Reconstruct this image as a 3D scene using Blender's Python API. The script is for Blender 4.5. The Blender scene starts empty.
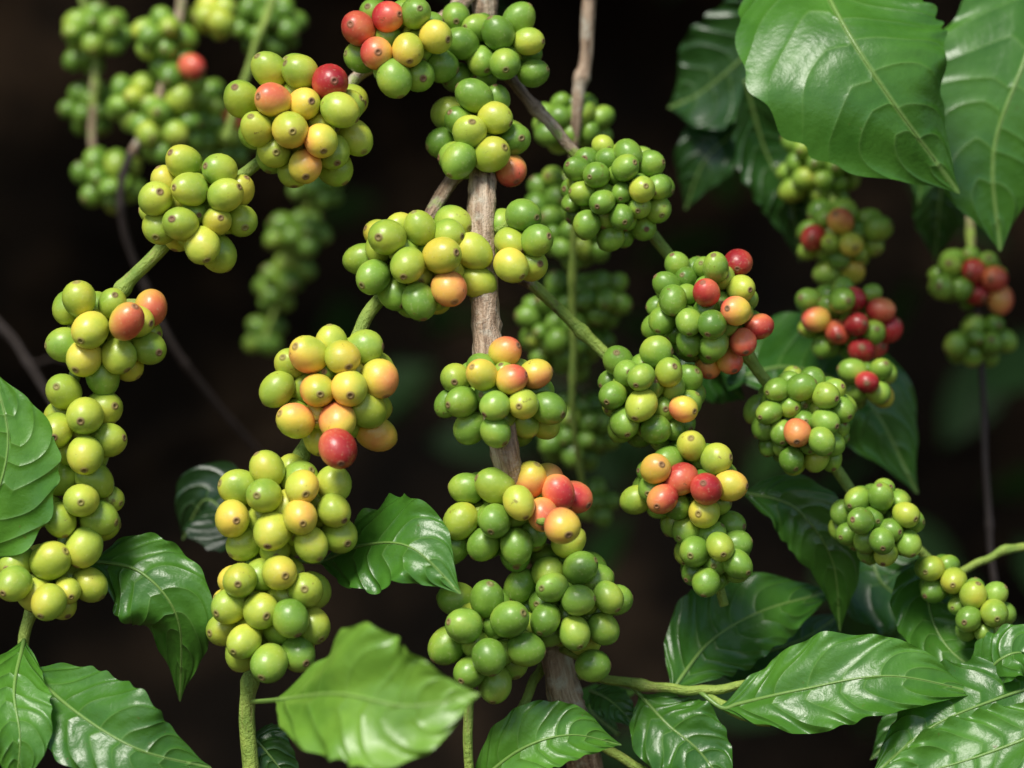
import bpy, math, random
import numpy as np
from mathutils import Vector
random.seed(7); rng=np.random.default_rng(11)
scene=bpy.context.scene
scene.view_settings.view_transform='Standard'
try: scene.view_settings.look='None'
except Exception: pass
scene.view_settings.exposure=0
COL=scene.collection
S=0.00037; H=1.25
def P(x,y,d=1.0): return np.array([(x-512)*S*d, d, H-(y-384)*S*d])

# ---------------------------------------------------------------- materials
def newmat(name):
    m=bpy.data.materials.new(name); m.use_nodes=True
    nt=m.node_tree; nt.nodes.clear(); return m,nt
def N(nt,t,**k):
    n=nt.nodes.new(t)
    for a,b in k.items(): setattr(n,a,b)
    return n
def math_(nt,op,a,b=None,clamp=False):
    n=nt.nodes.new('ShaderNodeMath'); n.operation=op; n.use_clamp=clamp
    for i,v in enumerate((a,b)):
        if v is None: continue
        if isinstance(v,(int,float)): n.inputs[i].default_value=v
        else: nt.links.new(v,n.inputs[i])
    return n.outputs[0]
def ramp(nt,fac,els):
    n=nt.nodes.new('ShaderNodeValToRGB'); cr=n.color_ramp
    while len(cr.elements)>2: cr.elements.remove(cr.elements[-1])
    for i,(p,c) in enumerate(els):
        e=cr.elements[i] if i<2 else cr.elements.new(p)
        e.position=p; e.color=(*c,1)
    nt.links.new(fac,n.inputs[0]); return n.outputs[0]
def mix(nt,fac,a,b,mode='MIX'):
    n=nt.nodes.new('ShaderNodeMix'); n.data_type='RGBA'; n.blend_type=mode
    for s,v in ((n.inputs[0],fac),(n.inputs[6],a),(n.inputs[7],b)):
        if isinstance(v,(int,float)): s.default_value=v
        elif isinstance(v,tuple): s.default_value=(*v,1)
        else: nt.links.new(v,s)
    return n.outputs[2]
def attr(nt,name):
    return N(nt,'ShaderNodeAttribute',attribute_name=name)
def noise(nt,vec,scale,detail=3,rough=.5):
    n=N(nt,'ShaderNodeTexNoise'); n.inputs['Scale'].default_value=scale
    n.inputs['Detail'].default_value=detail; n.inputs['Roughness'].default_value=rough
    if vec is not None: nt.links.new(vec,n.inputs['Vector'])
    return n.outputs[0]
def bump(nt,h,strength,dist):
    n=N(nt,'ShaderNodeBump'); n.inputs['Strength'].default_value=strength; n.inputs['Distance'].default_value=dist
    nt.links.new(h,n.inputs['Height']); return n.outputs[0]

def mat_cherry():
    m,nt=newmat('cherry_skin'); L=nt.links.new
    a=attr(nt,'berry'); sep=N(nt,'ShaderNodeSeparateXYZ'); L(a.outputs['Vector'],sep.inputs[0])
    ripe,navel,shade=sep.outputs
    pos=N(nt,'ShaderNodeNewGeometry').outputs['Position']
    n1=noise(nt,pos,115,3,.55); n2=noise(nt,pos,900,1,.5)
    r=math_(nt,'ADD',ripe,math_(nt,'MULTIPLY',math_(nt,'SUBTRACT',n1,.5),.26))
    c=ramp(nt,r,[(0,(.11,.225,.024)),(.12,(.205,.36,.042)),(.3,(.45,.52,.055)),(.5,(.76,.56,.07)),(.64,(.80,.35,.09)),(.77,(.70,.15,.07)),(.87,(.48,.04,.035)),(1,(.28,.01,.016))])
    c=mix(nt,1.0,c,mix(nt,shade,(.80,.84,.78),(1.08,1.05,1.12)),'MULTIPLY')
    sp=math_(nt,'MULTIPLY',math_(nt,'SUBTRACT',n2,.60,),5,True)
    c=mix(nt,math_(nt,'MULTIPLY',sp,.16),c,(.70,.67,.36))
    dk=math_(nt,'MULTIPLY',math_(nt,'SUBTRACT',.41,n1),4,True)
    c=mix(nt,math_(nt,'MULTIPLY',dk,.22),c,(.20,.17,.03))
    n4=noise(nt,pos,260,4,.7)
    sc=math_(nt,'MULTIPLY',math_(nt,'SUBTRACT',n4,.65),16,True)
    c=mix(nt,math_(nt,'MULTIPLY',sc,.65),c,(.15,.08,.025))
    c=mix(nt,navel,c,mix(nt,n4,(.05,.025,.010),(.30,.17,.075)))
    b=N(nt,'ShaderNodeBsdfPrincipled'); L(c,b.inputs['Base Color'])
    rg=math_(nt,'ADD',.24,math_(nt,'MULTIPLY',n1,.22))
    L(math_(nt,'ADD',rg,math_(nt,'MULTIPLY',navel,.4)),b.inputs['Roughness'])
    b.inputs['Specular IOR Level'].default_value=.48
    L(bump(nt,math_(nt,'ADD',n1,math_(nt,'MULTIPLY',n2,.12)),.32,.0010),b.inputs['Normal'])
    o=N(nt,'ShaderNodeOutputMaterial'); L(b.outputs[0],o.inputs[0]); return m

def mat_leaf():
    m,nt=newmat('coffee_leaf_blade'); L=nt.links.new
    a=attr(nt,'luv'); sep=N(nt,'ShaderNodeSeparateXYZ'); L(a.outputs['Vector'],sep.inputs[0])
    u,v,mid=sep.outputs
    t=attr(nt,'tone').outputs['Fac']; ph=attr(nt,'phase').outputs['Fac']
    pos=N(nt,'ShaderNodeNewGeometry').outputs['Position']
    av=math_(nt,'ABSOLUTE',v)
    fr=math_(nt,'ABSOLUTE',math_(nt,'SUBTRACT',math_(nt,'FRACT',math_(nt,'ADD',ph,.5)),.5))
    vein=math_(nt,'SUBTRACT',1,math_(nt,'MULTIPLY',fr,17),True)
    vein=math_(nt,'MULTIPLY',vein,math_(nt,'SUBTRACT',1,math_(nt,'POWER',av,2)),True)
    mv=math_(nt,'SUBTRACT',1,math_(nt,'MULTIPLY',math_(nt,'SUBTRACT',mid,.012),45),True)
    n1=noise(nt,pos,38,4,.6); n2=noise(nt,pos,330,4,.6)
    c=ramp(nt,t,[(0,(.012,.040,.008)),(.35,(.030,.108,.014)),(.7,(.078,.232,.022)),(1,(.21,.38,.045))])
    c=mix(nt,1.,c,ramp(nt,n1,[(.25,(.58,.66,.60)),(.75,(1.4,1.25,1.25))]),'MULTIPLY')
    lt=mix(nt,.5,c,(.22,.38,.10))
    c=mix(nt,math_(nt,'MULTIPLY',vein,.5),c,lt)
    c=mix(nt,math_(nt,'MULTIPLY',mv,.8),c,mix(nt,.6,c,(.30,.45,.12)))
    n5=noise(nt,pos,150,4,.75)
    c=mix(nt,math_(nt,'MULTIPLY',math_(nt,'SUBTRACT',n5,.68),12,True),c,(.13,.08,.02))
    b=N(nt,'ShaderNodeBsdfPrincipled'); L(c,b.inputs['Base Color'])
    L(math_(nt,'ADD',.22,math_(nt,'MULTIPLY',n1,.24)),b.inputs['Roughness'])
    b.inputs['Specular IOR Level'].default_value=.48
    # smooth cosine valley along each side vein instead of a hard groove
    vall=math_(nt,'MULTIPLY',math_(nt,'POWER',math_(nt,'SUBTRACT',1,math_(nt,'MULTIPLY',fr,2)),3),-.75)
    hh=math_(nt,'ADD',vall,math_(nt,'MULTIPLY',n2,.38))
    L(bump(nt,hh,.55,.0014),b.inputs['Normal'])
    tr=N(nt,'ShaderNodeBsdfTranslucent'); L(mix(nt,1.,c,(1.7,1.9,.7),'MULTIPLY'),tr.inputs[0])
    mx=N(nt,'ShaderNodeMixShader'); mx.inputs[0].default_value=.18
    L(b.outputs[0],mx.inputs[1]); L(tr.outputs[0],mx.inputs[2])
    o=N(nt,'ShaderNodeOutputMaterial'); L(mx.outputs[0],o.inputs[0]); return m

def mat_stem():
    m,nt=newmat('coffee_stem_bark'); L=nt.links.new
    a=attr(nt,'tubeco'); g=attr(nt,'green').outputs['Fac']
    mp=N(nt,'ShaderNodeMapping'); mp.inputs['Scale'].default_value=(1,1,.13); L(a.outputs['Vector'],mp.inputs[0])
    n1=noise(nt,mp.outputs[0],420,5,.65); n2=noise(nt,a.outputs['Vector'],130,4,.6)
    n3=noise(nt,a.outputs['Vector'],900,3,.6)
    bark=ramp(nt,n1,[(.32,(.10,.06,.034)),(.48,(.33,.225,.14)),(.66,(.58,.46,.33))])
    bark=mix(nt,math_(nt,'MULTIPLY',math_(nt,'SUBTRACT',n2,.54),6,True),bark,(.46,.42,.32))
    bark=mix(nt,math_(nt,'MULTIPLY',math_(nt,'SUBTRACT',.41,n2),8,True),bark,(.10,.06,.035))
    dry=math_(nt,'LESS_THAN',g,-.5)
    bark=mix(nt,dry,bark,(.04,.028,.022))
    gr=ramp(nt,n2,[(.3,(.15,.25,.03)),(.7,(.32,.42,.07))])
    gr=mix(nt,math_(nt,'MULTIPLY',math_(nt,'SUBTRACT',n1,.58),6,True),gr,(.24,.16,.07))
    f=math_(nt,'ADD',g,math_(nt,'MULTIPLY',math_(nt,'SUBTRACT',n2,.5),1.3))
    f=math_(nt,'MULTIPLY',math_(nt,'SUBTRACT',f,.35),5,True)
    c=mix(nt,f,bark,gr)
    b=N(nt,'ShaderNodeBsdfPrincipled'); L(c,b.inputs['Base Color'])
    b.inputs['Roughness'].default_value=.6
    L(bump(nt,math_(nt,'ADD',n1,math_(nt,'MULTIPLY',n3,.5)),.9,.0018),b.inputs['Normal'])
    o=N(nt,'ShaderNodeOutputMaterial'); L(b.outputs[0],o.inputs[0]); return m

def mat_simple(name,els,scale,rough=.9,bs=.5,bd=.05):
    m,nt=newmat(name); L=nt.links.new
    pos=N(nt,'ShaderNodeNewGeometry').outputs['Position']
    n1=noise(nt,pos,scale,6,.65)
    c=ramp(nt,n1,els)
    b=N(nt,'ShaderNodeBsdfPrincipled'); L(c,b.inputs['Base Color']); b.inputs['Roughness'].default_value=rough
    b.inputs['Specular IOR Level'].default_value=.15
    L(bump(nt,n1,bs,bd),b.inputs['Normal'])
    o=N(nt,'ShaderNodeOutputMaterial'); L(b.outputs[0],o.inputs[0]); return m
MC=mat_cherry(); ML=mat_leaf(); MS=mat_stem()

# ---------------------------------------------------------------- mesh helpers
def mesh_obj(name,verts,faces,mat,origin,parent=None,attrs=()):
    me=bpy.data.meshes.new(name)
    me.from_pydata((np.asarray(verts)-origin).tolist(),[],faces)
    for an,typ,data in attrs:
        at=me.attributes.new(an,typ,'POINT')
        at.data.foreach_set('vector' if typ=='FLOAT_VECTOR' else 'value',np.asarray(data,dtype=np.float32).ravel())
    me.polygons.foreach_set('use_smooth',[True]*len(me.polygons))
    me.materials.append(mat); me.update()
    ob=bpy.data.objects.new(name,me); COL.objects.link(ob)
    place(ob,origin,parent); return ob
WORLD={}
def place(ob,origin,parent):
    WORLD[ob.name]=np.array(origin,float)
    if parent is not None:
        ob.parent=parent; ob.location=Vector(WORLD[ob.name]-WORLD[parent.name])
    else: ob.location=Vector(origin)

def catmull(pts,n):
    pts=np.asarray(pts,float); m=len(pts)
    if m==2:
        t=np.linspace(0,1,n)[:,None]; return pts[0]*(1-t)+pts[1]*t
    e=np.vstack([2*pts[0]-pts[1],pts,2*pts[-1]-pts[-2]])
    out=[]
    for t in np.linspace(0,m-1-1e-6,n):
        i=int(t); f=t-i; p0,p1,p2,p3=e[i:i+4]
        out.append(.5*((2*p1)+(-p0+p2)*f+(2*p0-5*p1+4*p2-p3)*f*f+(-p0+3*p1-3*p2+p3)*f**3))
    return np.array(out)

def tube_data(pts,radii,greens,nseg=12,n=None,rough=.0,nodes=0,wob=0.):
    pts=np.asarray(pts,float)
    n=n or max(6,len(pts)*10)
    C=catmull(np.hstack([pts,np.array(radii)[:,None],np.array(greens)[:,None]]),n)
    c=C[:,:3]; r=np.maximum(C[:,3],1e-4); g=C[:,4]
    if wob:
        k=np.arange(n); p1,p2,p3=rng.random(3)*6
        c=c+wob*np.stack([np.sin(k*.33+p1),np.sin(k*.27+p2),np.sin(k*.41+p3)],1)
    t=np.gradient(c,axis=0); t/=np.linalg.norm(t,axis=1)[:,None]+1e-12
    ref=np.array([0,-1,0.])
    V=[];TC=[];G=[]
    ln=np.concatenate([[0],np.cumsum(np.linalg.norm(np.diff(c,axis=0),axis=1))])
    ph=rng.random()*6
    for i in range(n):
        s=np.cross(t[i],ref); s/=np.linalg.norm(s)+1e-12; b=np.cross(s,t[i])
        rk=rough*(1-.65*min(1,max(0,g[i])))
        for k in range(nseg):
            a=2*math.pi*k/nseg
            rr=r[i]*(1+rk*(math.sin(3*a+ln[i]*90+ph)*.4+math.sin(ln[i]*210+2*a+ph*2)*.35+rng.normal()*.3))
            if nodes: rr+=r[i]*.35*math.exp(-(((ln[i]+ph*.01)%nodes-nodes/2)/.0025)**2)
            V.append(c[i]+rr*(math.cos(a)*s+math.sin(a)*b))
            TC.append((math.cos(a)*r[i],math.sin(a)*r[i],ln[i]+ph)); G.append(g[i])
    F=[]
    for i in range(n-1):
        for k in range(nseg):
            k2=(k+1)%nseg; F.append((i*nseg+k,i*nseg+k2,(i+1)*nseg+k2,(i+1)*nseg+k))
    F.append(tuple(range(nseg))[::-1]); F.append(tuple((n-1)*nseg+k for k in range(nseg)))
    return V,F,TC,G,c
def join_tubes(ts):
    V=[];F=[];TC=[];G=[]
    for t in ts:
        o=len(V); V+=t[0]; F+=[tuple(i+o for i in f) for f in t[1]]; TC+=t[2]; G+=t[3]
    return V,F,TC,G
def tubes_obj(name,ts,origin,parent):
    V,F,TC,G=join_tubes(ts)
    return mesh_obj(name,V,F,MS,origin,parent,[('tubeco','FLOAT_VECTOR',TC),('green','FLOAT',G)])

# cherry template
def cherry_template(nl=22,ths=(.04,.08,.12,.165,.21,.28,.44,.65,.92,1.2,1.45,1.7,1.95,2.2,2.5,2.8,3.0)):
    V=[(0,0,1.05-.04)]
    for th in ths:
        z=math.cos(th)*1.05; x=math.sin(th)
        if th<.10: z-=.04
        elif th<.18: z+=.026
        if th>2.4: z+=.03
        for k in range(nl):
            a=2*math.pi*k/nl; V.append((x*math.cos(a),x*math.sin(a),z))
    V.append((0,0,-1.02)); F=[]
    for k in range(nl): F.append((0,1+k,1+(k+1)%nl))
    R=len(ths)
    for i in range(R-1):
        for k in range(nl):
            k2=(k+1)%nl; F.append((1+i*nl+k,1+(i+1)*nl+k,1+(i+1)*nl+k2,1+i*nl+k2))
    o=1+(R-1)*nl; last=len(V)-1
    for k in range(nl): F.append((o+k,last,o+(k+1)%nl))
    V=np.array(V); th=np.arctan2(np.hypot(V[:,0],V[:,1]),V[:,2])
    nav=np.clip((.235-th)/.05,0,1)
    return V,F,nav
TV,TF,TN=cherry_template()
LV,LF,LN=cherry_template(14,(.1,.16,.22,.45,.8,1.15,1.5,1.9,2.3,2.7))
def cherry_arrays(c,r,axis,ripe,low=False):
    V0,F0,N0=(LV,LF,LN) if low else (TV,TF,TN)
    z=axis/np.linalg.norm(axis); ref=rng.normal(size=3); x=np.cross(ref,z); x/=np.linalg.norm(x); y=np.cross(z,x)
    el=rng.uniform(1.03,1.16); sx=rng.uniform(.97,1.04); sy=rng.uniform(.91,1.0)
    q=V0.copy()
    q[:,0]*=1+.045*q[:,2]*rng.normal()
    q[:,1]*=1+.04*q[:,2]*rng.normal()
    seam=np.exp(-(q[:,0]/.10)**2)*.015
    q[:,1]*=(1-seam)
    q=q*np.array([sx,sy,el])*r
    V=c+q[:,:1]*x+q[:,1:2]*y+q[:,2:]*z
    d=rng.normal(size=3); d/=np.linalg.norm(d)
    amp=.08+.13*math.exp(-((ripe-.58)/.2)**2)
    rv=np.clip(ripe+amp*(V0@d),0,1)
    B=np.stack([rv,N0*rng.uniform(.65,1.),np.full(len(V0),rng.random())],1)
    return V,F0,B
CR=dict(d=.02,g=.10,l=.26,k=.38,y=.48,o=.60,q=.58,p=.71,r=.84,R=.95)

TPL=bpy.data.meshes.new('cherry_template')
TPL.from_pydata(TV.tolist(),[],TF)
TPL.polygons.foreach_set('use_smooth',[True]*len(TPL.polygons))
TPL.attributes.new('berry','FLOAT_VECTOR','POINT'); TPL.materials.append(MC)

# ---------------------------------------------------------------- leaves
WU=[0,.04,.12,.25,.4,.55,.7,.8,.88,.94,.98,1]; WW=[.03,.16,.5,.84,1,.97,.78,.54,.3,.12,.04,.0]
def leaf_obj(parent,pts,width,nrm=(0,.3),tone=.5,fold=.15,ripple=.05,petiole=None,curl=0.,und=.8,nu=96,nv=16):
    pw=np.array([P(*p) for p in pts])
    c=catmull(pw,nu); t=np.gradient(c,axis=0); t/=np.linalg.norm(t,axis=1)[:,None]
    nn=np.array([nrm[0],-1,nrm[1]],float); nn/=np.linalg.norm(nn)
    us=np.linspace(0,1,nu)
    uf=np.linspace(0,1,400); wf=np.interp(uf,WU,WW); wf=np.convolve(np.pad(wf,14,'edge'),np.ones(29)/29,'valid'); wf[-1]=0
    w=np.interp(us,uf,wf)
    dist=pts[len(pts)//2][2]
    mt=t[nu//2]; s0=np.cross(mt,nn); s0/=np.linalg.norm(s0)
    half=width/2*S*dist/max(.55,math.hypot(s0[0],s0[2]))
    V=[];A=[];PH=[]; ph0=rng.random()*6; asym=rng.uniform(-.06,.06)
    vs=np.linspace(-1,1,2*nv+1); nveins=rng.uniform(7.5,9.5)
    tw=rng.uniform(-.3,.3)*und; fa=rng.uniform(0,6)
    for i in range(nu):
        n=nn-t[i]*(nn@t[i]); n/=np.linalg.norm(n); s=np.cross(t[i],n)
        an=tw*math.sin(us[i]*3+fa); n,s=n*math.cos(an)+s*math.sin(an),s*math.cos(an)-n*math.sin(an)
        for v in vs:
            av=abs(v); sgn=1 if v>0 else -1
            uu=us[i]
            ph=uu*nveins-1.7*av**1.7+(.37 if sgn>0 else 0)*min(1,av*4)+.16*math.sin(uu*13+ph0+sgn*1.1)+.09*math.sin(uu*27+ph0*2+sgn*2)
            fr=abs((ph+.5)%1-.5)
            q=.5-.5*math.cos(2*math.pi*fr); q*=(av**.6)*(1-av**3)*(.6+.4*math.sin(uu*11+v*3+ph0))
            rip=math.sin(2*math.pi*ph+sgn*.7)*.5+1.1*math.sin(2*math.pi*uu*2.6+ph0*2+sgn*1.9)+.6*math.sin(2*math.pi*uu*5.7+ph0+sgn)
            un=und*(.08*math.sin(uu*7+ph0*1.3+v*2.2)+.04*math.sin(uu*14+v*5+ph0))
            h=fold*av*w[i]+ (.03*q+un*min(1,av*3))*w[i] + ripple*rip*av**3*min(1,w[i]*1.3) - curl*av**2*w[i]
            edge=1+ (.034*math.sin(2*math.pi*ph+ph0*1.7)+.024*math.sin(uu*23+ph0+sgn*2)*und)*av**4
            V.append(c[i]+half*(s*v*w[i]*edge*(1+asym*sgn)+n*h))
            A.append((uu,v,av*w[i])); PH.append(ph)
    m=2*nv+1; F=[]
    for i in range(nu-1):
        for k in range(m-1): F.append((i*m+k,(i+1)*m+k,(i+1)*m+k+1,i*m+k+1))
    nV=len(V)
    mids=[np.array(V[i*m+nv]) for i in range(0,nu-6,6)]
    ribp=mids
    if petiole is not None: ribp=[P(*petiole)]+ribp
    k=len(ribp); rr=[.0009*(1-.85*j/(k-1))*max(1,half/.02)**.5 for j in range(k)]
    tb=tube_data(ribp,rr,[1]*k,nseg=6,n=k*4)
    V+= [p for p in tb[0]]; F+=[tuple(i+nV for i in f) for f in tb[1]]; A+=[(0,0,0)]*len(tb[0]); PH+=[.5]*len(tb[0])
    return mesh_obj('leaf',V,F,ML,c[0],parent,[('luv','FLOAT_VECTOR',A),('tone','FLOAT',[tone]*len(V)),('phase','FLOAT',PH)])

# ---------------------------------------------------------------- scene description
T=[]
def thing(**k): T.append(k)
thing(name='coffee_plant',cat='coffee plant',label='upright brown coffee stem crowded with green and ripening cherries',
 trunk=True,
 stems=[[(484,-60,1.0,13,0),(483,80,1.0,13,0),(482,200,.965,14,0),(486,330,.955,15,0),(505,450,.94,15,0),(540,580,.98,15,0),(560,680,.97,17,0),(590,790,.99,18,0),(640,1100,1.05,20,0)],
        [(560,690,.98,5,.9),(600,742,.975,5,.9),(650,775,.97,5,.8)],
        [(545,660,.98,5,.5),(530,690,.97,5,.8),(508,740,.965,5,.9),(500,790,.965,5,.9)],
        [(470,640,.97,5,.9),(468,700,.955,5,.9),(470,800,.955,5,.9)]],
 clusters=[(496,48,57,44,.985,31,'g',[(455,15,'g'),(505,66,'g'),(529,42,'l'),(534,74,'g'),(498,34,'g'),(456,78,'g'),(463,46,'g'),(480,60,'g'),(519,20,'g')]),
  (479,134,50,54,.975,34,'g',[(449,112,'l'),(475,97,'g'),(495,118,'l'),(470,134,'l'),(443,142,'g'),(514,140,'g'),(490,155,'l'),(511,171,'p'),(460,162,'g')]),
  (517,246,36,44,.96,34,'l',[(502,224,'g'),(523,216,'g'),(537,241,'g'),(511,266,'k'),(487,249,'l'),(531,265,'l')]),
  (500,394,61,53,.945,32,'g',[(505,353,'o'),(482,375,'y'),(455,378,'l'),(536,374,'o'),(512,380,'o'),(523,403,'l'),(495,407,'g'),(461,402,'g'),(470,428,'g'),(548,408,'g'),(520,430,'g'),(543,424,'l'),(496,430,'g')]),
  (515,515,73,51,.95,34,'g',[(466,488,'g'),(495,485,'l'),(530,480,'o'),(558,492,'p'),(519,502,'k'),(543,514,'o'),(562,526,'p',.92),(576,497,'p'),(460,521,'l'),(483,544,'g'),(517,546,'g'),(495,520,'g'),(547,480,'y'),(570,543,'l'),(450,548,'g')]),
  (567,602,59,57,.955,33,'g',[(520,585,'g'),(546,560,'g'),(553,587,'g'),(580,566,'g'),(577,599,'g'),(607,596,'g'),(545,619,'g'),(603,628,'g'),(574,632,'g'),(593,667,'g')]),
  (490,640,53,58,.948,36,'g',[(487,598,'g'),(464,625,'g'),(509,618,'g'),(489,656,'g'),(526,648,'g'),(495,684,'g'),(456,600,'g'),(448,645,'g')])],
 leaves=[dict(pts=[(470,790,.96),(520,750,.95),(570,735,.95),(622,745,.96)],width=66,nrm=(0,.5),tone=.66,fold=.2),
         dict(pts=[(618,735,1.02),(590,705,1.03),(640,690,1.05)],width=36,nrm=(0,.6),tone=.4)])
thing(name='coffee_branch',cat='coffee branch',label='arching green coffee branch with lime and orange cherries in dense knots',
 stems=[[(478,-10,1.0,7,.1),(440,20,.99,7,.2),(395,45,.985,7,.2),(348,86,.98,6,.2),(320,110,.975,6,.7),(300,125,.975,6,.8),(255,165,.97,6,1),(200,210,.965,7,1),(140,270,.965,7,1),(102,318,.965,7,1),(72,385,.965,6,1),(78,450,.965,6,1),(72,520,.965,6,1),(45,580,.965,6,1),(24,640,.965,6,.9),(28,700,.965,6,.9)]],
 clusters=[(400,42,56,48,.97,34,'g',[(359,30,'r'),(389,17,'r'),(377,55,'p'),(408,51,'y'),(436,38,'k'),(415,14,'g'),(440,64,'g'),(395,80,'g'),(418,76,'g')]),
  (302,122,69,65,.96,35,'l',[(270,70,'l'),(301,73,'l'),(331,84,'r'),(243,100,'l'),(274,101,'o'),(303,104,'k'),(258,131,'l'),(291,131,'y'),(322,142,'y'),(355,137,'l'),(341,110,'l'),(306,168,'y'),(333,165,'l'),(273,150,'l')]),
  (199,208,60,58,.955,35,'l',[(184,163,'l'),(222,171,'l'),(190,189,'l'),(157,201,'l'),(226,196,'l'),(183,226,'l'),(242,220,'l'),(203,244,'l'),(217,252,'l'),(160,225,'l')]),
  (105,337,59,51,.955,35,'l',[(67,307,'l'),(91,331,'k'),(131,322,'o'),(150,307,'q'),(148,348,'l'),(118,356,'l'),(103,376,'g'),(64,345,'l'),(82,300,'l')]),
  (84,428,41,58,.955,36,'l',[(65,391,'l'),(86,416,'l'),(60,430,'l'),(108,440,'l'),(88,455,'l'),(62,478,'l'),(96,481,'l')]),
  (78,510,41,48,.955,36,'l',[(98,519,'l'),(61,519,'l'),(84,500,'l'),(72,545,'l'),(88,545,'l')]),
  (48,580,54,40,.95,37,'l',[(18,582,'l'),(51,560,'l'),(88,585,'l'),(54,600,'l')])],
 leaves=[dict(pts=[(-50,570,.95),(-10,510,.935),(8,440,.935),(-8,368,.94)],width=112,nrm=(.2,.1),tone=.72,fold=.1),
         dict(pts=[(88,560,.97),(140,572,.96),(178,620,.96),(180,702,.98)],width=92,nrm=(-.1,.4),tone=.55,fold=-.1,ripple=.09,petiole=(60,560,.975)),
         dict(pts=[(25,668,.95),(80,715,.93),(140,750,.92),(212,768,.93)],width=96,nrm=(0,.5),tone=.5,petiole=(25,650,.965)),
         dict(pts=[(24,640,.95),(14,690,.93),(20,740,.92),(14,800,.92)],width=66,nrm=(.3,.3),tone=.64)])
thing(name='coffee_branch',cat='coffee branch',label='drooping coffee branch with large yellow, orange and lime cherry bunches',
 stems=[[(484,140,1.0,7,0),(462,165,.99,7,0),(430,215,.98,7,.3),(388,285,.965,7,.9),(360,330,.96,7,1),(330,400,.955,7,1),(300,460,.955,7,1),(280,540,.955,6,1),(262,620,.955,6,1),(248,700,.955,8,.9),(252,800,.955,9,.9)]],
 clusters=[(418,262,75,56,.958,35,'l',[(388,238,'l'),(421,228,'l'),(453,221,'l'),(360,258,'g'),(408,266,'l'),(443,256,'k'),(473,252,'l'),(449,289,'p'),(420,302,'g'),(478,281,'l'),(394,292,'g'),(374,278,'g')]),
  (331,392,68,69,.95,36,'l',[(310,355,'y'),(343,357,'k'),(278,388,'l'),(318,390,'y'),(350,388,'k'),(380,379,'y'),(297,421,'y'),(338,421,'o'),(375,433,'y'),(338,449,'r',.925),(367,408,'l'),(365,347,'l'),(290,365,'l')]),
  (285,510,72,56,.945,36,'l',[(268,469,'l'),(302,488,'y'),(335,483,'l'),(238,488,'l'),(233,518,'k'),(265,495,'l'),(273,531,'l'),(312,543,'l'),(335,510,'l'),(301,516,'k'),(340,535,'l'),(245,543,'l')]),
  (268,612,61,74,.945,36,'l',[(241,579,'l'),(280,571,'l'),(310,591,'l'),(262,611,'l'),(230,605,'l'),(290,617,'g'),(312,626,'l'),(272,661,'g'),(298,652,'g'),(224,629,'l'),(245,642,'l')])],
 leaves=[dict(pts=[(322,562,.97),(365,545,.95),(412,548,.935),(461,594,.93)],width=96,nrm=(-.1,.5),tone=.55,fold=-.05,ripple=.09,petiole=(282,560,.965)),
         dict(pts=[(278,700,.90),(340,694,.85),(408,706,.835),(480,694,.835)],width=132,nrm=(.1,.35),tone=.86,fold=.2,ripple=.09,und=1.,petiole=(252,702,.95)),
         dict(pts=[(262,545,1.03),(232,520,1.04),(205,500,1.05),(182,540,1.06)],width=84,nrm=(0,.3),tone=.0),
         dict(pts=[(250,735,.96),(265,750,.96),(305,800,.96)],width=50,nrm=(0,.3),tone=.3)])
thing(name='coffee_branch',cat='coffee branch',label='slanting coffee branch with green and red bunches, woody base',
 stems=[[(484,50,1.0,7,0),(520,90,1.0,6,.1),(560,135,1.0,6,.3),(610,190,1.0,6,.7),(655,238,1.0,6,1),(690,282,.99,6,1),(735,340,.985,6,1),(775,392,.99,6,1),(830,462,1.0,6,1),(870,512,1.0,5,1),(925,555,1.01,5,1),(985,615,1.01,4,1),(1030,665,1.02,4,1)]],
 clusters=[(614,192,60,57,.985,27,'g',[(595,175,'g'),(625,168,'g'),(650,164,'g'),(602,202,'g'),(621,217,'g'),(642,190,'l'),(662,186,'d'),(586,226,'g'),(610,238,'g')]),
  (706,311,63,62,.975,28,'g',[(738,262,'r'),(706,293,'r'),(741,288,'l'),(715,268,'g'),(735,312,'o'),(759,327,'r'),(743,342,'r'),(710,325,'g'),(690,322,'g'),(710,364,'o'),(729,361,'o'),(662,320,'g'),(672,300,'g')]),
  (802,420,56,56,.985,27,'g',[(797,433,'r'),(800,387,'g'),(825,395,'g'),(770,412,'g'),(777,390,'g'),(840,410,'g'),(820,440,'g'),(790,460,'g')]),
  (877,525,51,47,.985,27,'g',[(880,497,'g'),(905,515,'l'),(860,520,'g'),(880,540,'g')]),
  (943,579,30,28,.99,27,'g',[(930,568,'l'),(952,580,'l')]),(978,612,35,38,.985,27,'g',[(972,595,'l'),(992,612,'l'),(968,618,'g'),(995,635,'l')])],
 leaves=[dict(pts=[(735,378,1.06),(795,368,1.065),(866,400,1.07),(918,494,1.08)],width=120,nrm=(.15,.6),tone=.42,curl=.1),
         dict(pts=[(735,345,1.05),(712,370,1.06),(745,400,1.07)],width=66,nrm=(0,.4),tone=.3),
         dict(pts=[(742,492,1.01),(795,508,1.01),(832,560,1.01),(840,632,1.02)],width=68,nrm=(-.5,.4),tone=.5,curl=.1),
         dict(pts=[(870,540,1.06),(880,580,1.05),(915,610,1.05),(945,650,1.05)],width=92,nrm=(0,.4),tone=.3)])
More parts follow.
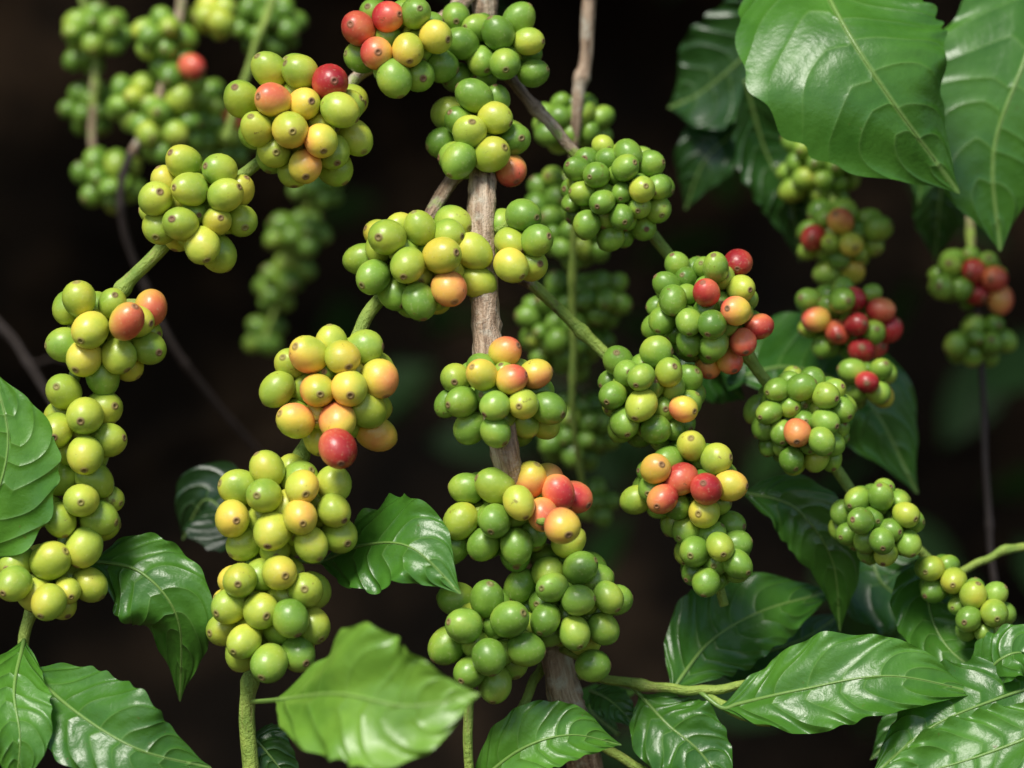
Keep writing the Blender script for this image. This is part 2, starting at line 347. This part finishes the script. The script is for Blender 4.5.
thing(name='coffee_branch',cat='coffee branch',label='thin coffee branch ending in mixed red, yellow and green cherries',
 stems=[[(486,265,.985,6,.1),(530,284,.98,6,.5),(575,325,.985,6,.8),(625,375,.985,6,1),(662,420,.98,5,1),(690,480,.975,5,1),(705,540,.975,5,1),(725,606,.975,5,1)]],
 clusters=[(649,396,54,57,.97,30,'g',[(620,362,'g'),(655,352,'g'),(640,377,'g'),(668,372,'l'),(688,378,'g'),(612,395,'g'),(641,405,'l'),(656,430,'g'),(683,409,'o'),(625,422,'g')]),
  (686,484,60,49,.965,32,'g',[(655,469,'y'),(681,479,'r'),(661,498,'p'),(705,488,'r'),(729,485,'o'),(715,458,'l'),(691,446,'l'),(704,512,'k'),(678,520,'l'),(636,500,'l')]),
  (712,552,42,44,.965,29,'g',[(731,526,'g'),(695,551,'g'),(720,547,'l'),(705,581,'g'),(735,562,'g'),(686,530,'g')])],
 leaves=[])
thing(name='coffee_branch',cat='leafy twig',label='leafy green coffee twig with broad glossy scalloped leaves',
 stems=[[(566,672,.985,5,.7),(612,680,.98,5,.9),(665,688,.975,5,1),(708,690,.97,5,1),(755,683,.97,4,1)],[(700,690,.972,4,1),(740,715,.965,4,1),(770,725,.96,3,1)]],
 clusters=[],
 leaves=[dict(pts=[(722,708,.965),(800,690,.955),(890,676,.95),(984,694,.96)],width=86,nrm=(0,.6),tone=.58,fold=.1,ripple=.11,petiole=(700,692,.97)),
         dict(pts=[(672,690,.985),(712,640,1.0),(765,610,1.01),(838,590,1.03)],width=92,nrm=(.1,.5),tone=.48,fold=.08,ripple=.09,petiole=(660,688,.977)),
         dict(pts=[(640,695,.98),(668,725,.97),(700,752,.965),(735,800,.96)],width=84,nrm=(0,.4),tone=.52,ripple=.09,petiole=(630,684,.98)),
         dict(pts=[(700,640,1.04),(745,655,1.03),(800,640,1.03),(845,612,1.04)],width=60,nrm=(0,.6),tone=.25),
         dict(pts=[(590,690,1.0),(612,702,.99),(640,730,.985)],width=34,nrm=(0,.6),tone=.4)])
thing(name='coffee_branch',cat='leafy branch',label='dark glossy coffee leaves hanging from a slender twig',
 stems=[[(1120,640,1.05,5,.9),(1050,560,1.03,5,1),(1015,548,1.02,4,1),(985,560,1.02,4,1),(950,576,1.02,4,1)]],
 clusters=[],
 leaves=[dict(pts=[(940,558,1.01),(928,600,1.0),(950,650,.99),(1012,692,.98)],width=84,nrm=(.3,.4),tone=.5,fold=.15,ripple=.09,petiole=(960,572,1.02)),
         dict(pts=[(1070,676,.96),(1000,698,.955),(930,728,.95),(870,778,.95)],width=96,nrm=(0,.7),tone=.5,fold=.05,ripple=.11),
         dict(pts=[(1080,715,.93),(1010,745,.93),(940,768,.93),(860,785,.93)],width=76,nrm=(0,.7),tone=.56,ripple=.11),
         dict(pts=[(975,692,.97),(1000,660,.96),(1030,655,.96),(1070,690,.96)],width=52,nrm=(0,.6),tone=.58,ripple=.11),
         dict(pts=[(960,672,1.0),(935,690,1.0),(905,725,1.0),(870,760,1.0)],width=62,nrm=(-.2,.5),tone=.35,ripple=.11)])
thing(name='coffee_branch',cat='leafy branch',label='large glossy green coffee leaves hanging from above',
 stems=[[(760,-120,1.08,9,.3),(850,-60,1.06,8,.5),(960,-50,1.07,8,.6),(1080,-60,1.09,8,.6)]],
 clusters=[],
 leaves=[dict(pts=[(795,-75,1.05),(838,15,1.0),(890,98,.99),(960,194,1.01)],width=214,nrm=(.0,.4),tone=.54,fold=-.06,curl=.12,ripple=.03,und=.45),
         dict(pts=[(1065,-70,1.08),(1028,50,1.05),(994,150,1.045),(1000,252,1.05)],width=184,nrm=(.25,.25),tone=.52,fold=.05,curl=.10,ripple=.03,und=.5),
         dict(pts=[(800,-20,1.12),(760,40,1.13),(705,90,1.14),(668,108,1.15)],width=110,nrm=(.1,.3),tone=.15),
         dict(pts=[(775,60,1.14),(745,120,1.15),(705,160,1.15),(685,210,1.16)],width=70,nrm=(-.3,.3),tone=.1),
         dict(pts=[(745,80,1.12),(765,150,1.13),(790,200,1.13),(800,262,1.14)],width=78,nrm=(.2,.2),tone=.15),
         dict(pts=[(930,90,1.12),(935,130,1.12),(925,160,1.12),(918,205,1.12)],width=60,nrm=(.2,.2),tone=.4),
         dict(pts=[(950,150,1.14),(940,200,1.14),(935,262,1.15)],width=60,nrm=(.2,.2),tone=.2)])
thing(name='coffee_branch',cat='coffee branch',far=True,label='upright woody twig with small dark green cherry bunches',
 stems=[[(592,-40,1.06,7,.1),(586,50,1.06,7,.1),(577,110,1.06,6,.2),(573,200,1.07,4,.8),(573,330,1.09,4,.9),(574,430,1.1,3,.9),(590,520,1.12,3,.9)]],
 clusters=[(572,122,50,30,1.07,26,'g',[]),(556,215,36,44,1.1,26,'d',[]),(575,245,34,28,1.09,25,'d',[]),(568,325,52,52,1.13,26,'d',[]),(600,300,30,30,1.12,25,'d',[]),(575,430,40,46,1.15,25,'d',[]),(597,505,24,28,1.17,24,'d',[])],leaves=[])
thing(name='coffee_branch',cat='coffee branch',far=True,label='shaded coffee branch with blurred green cherry bunches',
 stems=[[(300,-60,1.18,4,.7),(265,20,1.17,4,.8),(248,70,1.17,4,.8),(225,140,1.17,4,.9)],[(190,-60,1.18,5,.3),(175,40,1.18,5,.3),(155,110,1.18,5,.2),(120,190,1.18,4,-1),(142,280,1.2,3.5,-1),(190,370,1.22,3,-1),(262,455,1.26,2.5,-1)],[(75,-40,1.22,4,.6),(95,60,1.22,4,.6),(92,140,1.22,4,.3),(112,190,1.22,4,.2)]],
 clusters=[(97,30,40,30,1.22,25,'g',[]),(85,52,26,20,1.23,25,'d',[]),(165,38,40,32,1.18,27,'g',[(200,12,'k'),(225,25,'l')]),(178,72,34,26,1.18,27,'g',[(193,68,'r')]),(215,18,26,20,1.18,26,'l',[]),(265,22,40,34,1.22,24,'d',[]),(92,108,36,30,1.24,24,'d',[]),(135,100,34,28,1.19,26,'g',[]),(168,128,36,38,1.18,27,'g',[(180,100,'l'),(150,135,'l')]),(108,182,34,38,1.21,26,'g',[]),(222,138,38,34,1.22,25,'d',[(235,120,'p')]),(205,105,22,26,1.22,25,'g',[])],leaves=[])
thing(name='coffee_branch',cat='coffee branch',far=True,label='deeply shaded coffee twig with small green bunches',
 stems=[[(335,120,1.3,4,.8),(310,200,1.3,4,.8),(290,270,1.32,3,.8),(262,345,1.33,3,.8)]],
 clusters=[(322,188,34,24,1.28,25,'d',[]),(308,232,24,24,1.3,24,'d',[]),(286,232,20,18,1.3,24,'d',[]),(288,274,30,20,1.32,24,'d',[]),(276,294,22,18,1.33,24,'d',[]),(264,335,24,28,1.34,25,'d',[])],leaves=[])
thing(name='coffee_branch',cat='coffee branch',far=True,label='shaded coffee twig with small bunches of red and green cherries',
 stems=[[(800,20,1.13,4,.6),(820,150,1.12,4,.8),(843,240,1.1,4,.9),(850,320,1.09,4,.9),(870,390,1.05,4,.9)]],
 clusters=[(822,168,50,42,1.12,25,'g',[]),(842,240,45,43,1.1,26,'g',[(813,238,'r'),(840,222,'p'),(852,270,'y'),(875,230,'g'),(850,245,'k')]),
  (848,322,51,42,1.05,26,'g',[(855,325,'R'),(880,311,'r'),(815,320,'p'),(860,350,'R'),(840,300,'g'),(822,345,'g'),(888,330,'r'),(853,300,'r'),(808,300,'g'),(875,345,'r'),(838,332,'p')]),(870,383,31,28,1.03,25,'g',[(865,382,'r'),(884,395,'o'),(852,372,'g'),(880,370,'g'),(858,400,'g')])],leaves=[])
thing(name='coffee_branch',cat='coffee branch',far=True,label='thin dark drooping twig with red and green cherries near its top',
 stems=[[(965,120,1.15,4,.5),(972,250,1.13,4,.4),(980,340,1.12,3.5,-1),(986,470,1.12,3.5,-1),(992,560,1.12,3.5,-1),(1005,660,1.12,3.5,-1)]],
 clusters=[(968,278,46,34,1.12,25,'g',[(975,290,'r'),(993,279,'r'),(974,271,'r'),(940,288,'g'),(1000,300,'p')]),(980,340,42,28,1.12,25,'g',[(955,345,'g'),(1005,340,'g')])],leaves=[])
thing(name='dead_twig',cat='twig',far=True,label='bare thin dark dry twig leaning among the branches',
 stems=[[(-60,270,1.25,4,-1),(0,325,1.25,4,-1),(30,365,1.25,3,-1),(70,430,1.25,3,-1),(110,480,1.26,2,-1)],[(30,365,1.25,2,-1),(60,360,1.27,2,-1),(110,380,1.3,1.5,-1)]],clusters=[],leaves=[])

# ---------------------------------------------------------------- pack the cherries
PT=[];TG=[];FX=[];RD=[];CC=[];RR=[];ID=[];RP=[]
for ti,t in enumerate(T):
    for ci,(cx,cy,rx,ry,d,dia,de,seeds) in enumerate(t['clusters']):
        c=P(cx,cy,d); s=S*d; r=dia/2*s*1.0
        rz=min(rx,ry,60); R=np.array([rx*s,rz*s,ry*s])
        nt_=max(6,int(.84*rx*ry*rz/(dia/2)**3))
        for sd_ in seeds:
            x,y,k=sd_[:3]
            p=P(x,y,d); q=((p-c)/np.maximum(R-r*.8,r*.4)); q[1]=0; q2=min(.97,q@q)
            dep=c[1]-(R[1]-r)*math.sqrt(1-q2)
            if len(sd_)>3: dep=sd_[3]
            p=P(x,y,dep); PT.append(p);TG.append(p.copy());FX.append(2 if len(sd_)>3 else 1);RD.append(r*rng.uniform(.94,1.07));CC.append(c);RR.append(R);ID.append((ti,ci));RP.append(min(.99,max(0,CR[k]+rng.normal()*.02)))
        for j in range(max(0,nt_-len(seeds))):
            v=rng.normal(size=3); v/=np.linalg.norm(v); v*=rng.random()**.33*.8
            if len(seeds)>5: v[1]=abs(v[1])*1.0-.25
            p=c+v*R; PT.append(p);TG.append(p.copy());FX.append(0);RD.append(r*rng.uniform(.74,1.06));CC.append(c);RR.append(R*rng.uniform(.84,1.14));ID.append((ti,ci));RP.append(min(.99,max(0,CR[de]+rng.normal()*.055)))
PT=np.array(PT);TG=np.array(TG);FX=np.array(FX);RD=np.array(RD);CC=np.array(CC);RR=np.array(RR);RP=np.array(RP)
print('berries',len(PT))
ms=(RD[:,None]+RD[None])*.93
for it in range(115):
    D=PT[:,None]-PT[None]; dd=np.sqrt((D**2).sum(2))+1e-9
    ov=np.where(dd<ms,(ms-dd),0); np.fill_diagonal(ov,0)
    mv=(D/dd[...,None]*ov[...,None]).sum(1)*.33
    PT=PT+mv
    PT=PT+(CC-PT)*.012
    q=(PT-CC)/np.maximum(RR-RD[:,None]*.85,RD[:,None]*.3); qn=np.sqrt((q**2).sum(1))
    out=(qn>1)&(FX==0); PT[out]=CC[out]+(PT[out]-CC[out])/qn[out][:,None]*(1+.25*(qn[out][:,None]-1))
    f=FX>=1; PT[f,0]+=(TG[f,0]-PT[f,0])*.35; PT[f,2]+=(TG[f,2]-PT[f,2])*.35
    f=FX==2; PT[f]+=(TG[f]-PT[f])*.7

# ---------------------------------------------------------------- build the things
for ti,t in enumerate(T):
    st=t['stems'][0]; root0=P(*st[0][:3])
    root=bpy.data.objects.new(t['name'],None); COL.objects.link(root); root.empty_display_size=.02
    place(root,root0,None)
    root['label']=t['label']; root['category']=t['cat']
    if t['name']=='coffee_branch': root['group']='fruiting coffee branches'
    ts=[]
    for s_ in t['stems']:
        pts=[P(x,y,d) for x,y,d,r,g in s_]
        ts.append(tube_data(pts,[r*S*d*.98 for x,y,d,r,g in s_],[g for *_,g in s_],nseg=16,n=len(s_)*16,rough=.15 if t.get('trunk') else .11,nodes=0 if t.get('trunk') else .041,wob=.00025))
    stem=tubes_obj('trunk' if t.get('trunk') else 'stem',ts,root0,root)
    axis=np.vstack([q[4] for q in ts])
    loose=[]
    idx_all=[i for i in range(len(PT)) if ID[i][0]==ti]
    order=sorted(idx_all,key=lambda i:(PT[i][1]-CC[i][1])/RR[i][1]-(.5 if FX[i] else 0))
    keep=set(order[:98])
    for ci,cl in enumerate(t['clusters']):
        ids=[i for i in idx_all if ID[i][1]==ci]
        c0=CC[ids[0]]
        low=bool(t.get('far'))
        info=[]; stalks=[]
        for i in ids:
            a=axis[np.argmin(((axis-PT[i])**2).sum(1))]
            if np.linalg.norm(a-PT[i])>RR[i].max()*1.2: a=c0
            a=a*.65+c0*.35
            ax=PT[i]-a; ax/=np.linalg.norm(ax)+1e-9
            ax=ax+rng.normal(size=3)*.42+np.array([0,0,-.3]); info.append((i,ax/np.linalg.norm(ax)))
            if not low:
                stalks.append(tube_data([a,(a+PT[i])/2+rng.normal(size=3)*.0006,PT[i]-ax*RD[i]*.2],[.0016,.0014,.0016],[.9]*3,nseg=6,n=6))
        if low:
            V=[];F=[];B=[]; o=0
            for i,ax in info:
                v,f,b=cherry_arrays(PT[i],RD[i],ax,RP[i],True)
                V.append(v);B.append(b);F+=[tuple(j+o for j in q) for q in f]; o+=len(v)
            mesh_obj('cherry_cluster',np.vstack(V),F,MC,c0,root,[('berry','FLOAT_VECTOR',np.vstack(B))])
        else:
            cl_ob=tubes_obj('cherry_cluster',stalks,c0,root)
            for i,ax in info:
                v,f,b=cherry_arrays(PT[i],RD[i],ax,RP[i])
                if i in keep:
                    me=TPL.copy(); me.name='coffee_cherry'
                    me.vertices.foreach_set('co',(v-PT[i]).astype(np.float32).ravel())
                    me.attributes['berry'].data.foreach_set('vector',b.astype(np.float32).ravel()); me.update()
                    ob=bpy.data.objects.new('coffee_cherry',me); COL.objects.link(ob); place(ob,PT[i],cl_ob)
                else: loose.append((v,f,b))
    if loose:
        V=[];F=[];B=[];o=0
        for v,f,b in loose:
            V.append(v);B.append(b);F+=[tuple(j+o for j in q) for q in f]; o+=len(v)
        ob=mesh_obj('coffee_cherries',np.vstack(V),F,MC,V[0].mean(0),root,[('berry','FLOAT_VECTOR',np.vstack(B))]); ob['kind']='stuff'
    for lf in t['leaves']: leaf_obj(root,**lf)
bpy.data.meshes.remove(TPL)

# ---------------------------------------------------------------- setting
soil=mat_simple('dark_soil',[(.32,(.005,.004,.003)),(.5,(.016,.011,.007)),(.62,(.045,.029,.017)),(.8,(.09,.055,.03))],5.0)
soil2=mat_simple('ground_soil',[(.3,(.03,.018,.01)),(.7,(.08,.05,.03))],4.0)
ob=mesh_obj('ground',[(-150,-150,0),(150,-150,0),(150,150,0),(-150,150,0)],[(0,1,2,3)],soil2,np.zeros(3)); ob['kind']='structure'
nx,nz=90,50; V=[];F=[]
for j in range(nz):
    for i in range(nx):
        x=-8+16*i/(nx-1); z=-.05+4.6*j/(nz-1)
        y=3.4+.12*z+.25*math.sin(x*1.7+z)+.18*math.sin(x*4.1-z*3)+rng.normal()*.03-max(0,z-2.6)**1.5*.5+.02*x*x*-1
        V.append((x,y,z))
for j in range(nz-1):
    for i in range(nx-1): F.append((j*nx+i,j*nx+i+1,(j+1)*nx+i+1,(j+1)*nx+i))
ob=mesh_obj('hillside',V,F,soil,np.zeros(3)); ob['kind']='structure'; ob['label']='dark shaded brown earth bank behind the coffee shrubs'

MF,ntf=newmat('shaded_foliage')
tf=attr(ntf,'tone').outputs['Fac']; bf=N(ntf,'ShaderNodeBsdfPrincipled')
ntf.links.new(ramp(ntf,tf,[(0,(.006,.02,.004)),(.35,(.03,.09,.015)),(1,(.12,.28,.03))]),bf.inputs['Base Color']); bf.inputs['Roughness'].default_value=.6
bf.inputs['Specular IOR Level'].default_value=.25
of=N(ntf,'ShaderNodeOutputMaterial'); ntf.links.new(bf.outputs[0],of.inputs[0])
def foliage(name,label,n,fn,size,tone):
    V=[];F=[];TN_=[]
    prof=[(0,0),(.25,.8),(.5,1),(.75,.7),(1,0)]
    for _ in range(n):
        c=fn(); d=rng.normal(size=3); d[2]-=.6; d/=np.linalg.norm(d); nn=rng.normal(size=3)+np.array([0,-.4,.9])
        if c[1]<1.35: d[2]=abs(d[2])*.3; d/=np.linalg.norm(d); nn=np.array([0,-.3,1.])+rng.normal(size=3)*.4
        s=np.cross(d,nn); s/=np.linalg.norm(s)+1e-9; up=np.cross(s,d)
        L=size*rng.uniform(.7,1.3); W=L*.22; o=len(V); tv=tone*rng.uniform(.5,1.5)
        for u,w in prof:
            for v in (-1,0,1):
                V.append(c+d*L*u+s*W*w*v+up*(abs(v)*.02-.08*u*u)*L*2); TN_.append(tv)
        for a in range(4):
            for b in range(2): F.append((o+a*3+b,o+a*3+b+1,o+a*3+b+4,o+a*3+b+3))
    ob=mesh_obj(name,V,F,MF,np.zeros(3),None,[('tone','FLOAT',TN_)])
    ob['kind']='stuff'; ob['label']=label; ob['category']='foliage'; return ob
def fc():  # unseen overhead leaves, added to keep sun and sky off the background
    y=rng.uniform(1.04,4.0); x=rng.uniform(-2.6,2.6); z=H+.36+.25*(y-1.0)+rng.random()**1.3*.5+.10
    return np.array([x,y,z])
foliage('light_blocker_canopy','dense dark leaves added out of view to shade the background',4200,fc,.20,.15)
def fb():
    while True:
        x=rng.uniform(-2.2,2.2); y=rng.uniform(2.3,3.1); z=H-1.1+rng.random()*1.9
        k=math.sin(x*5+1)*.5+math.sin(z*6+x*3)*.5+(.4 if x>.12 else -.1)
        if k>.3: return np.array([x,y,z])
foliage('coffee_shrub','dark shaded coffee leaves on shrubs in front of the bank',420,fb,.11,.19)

# ---------------------------------------------------------------- light, world, camera
el,az=math.radians(50),math.radians(203)
w=bpy.data.worlds.new('World'); scene.world=w; w.use_nodes=True
nt=w.node_tree; bg=nt.nodes['Background']; sky=nt.nodes.new('ShaderNodeTexSky'); sky.sky_type='NISHITA'
sky.sun_disc=False; sky.sun_elevation=el; sky.sun_rotation=az; nt.links.new(sky.outputs[0],bg.inputs[0]); bg.inputs[1].default_value=.15
sd=Vector((math.sin(az)*math.cos(el),math.cos(az)*math.cos(el),math.sin(el)))
sl=bpy.data.lights.new('sun','SUN'); sl.energy=4.7; sl.angle=math.radians(18); sl.color=(1,.96,.88)
so=bpy.data.objects.new('sun',sl); COL.objects.link(so); so.rotation_euler=(-sd).to_track_quat('-Z','Y').to_euler(); so.location=(0,-2,4)
cd=bpy.data.cameras.new('camera'); co=bpy.data.objects.new('camera',cd); COL.objects.link(co)
co.location=(0,0,H); co.rotation_euler=(math.radians(90),0,0)
cd.sensor_width=36; cd.lens=36/(1024*S); cd.clip_start=.05; cd.clip_end=500
cd.dof.use_dof=True; cd.dof.focus_distance=.95; cd.dof.aperture_fstop=5.6
scene.camera=co
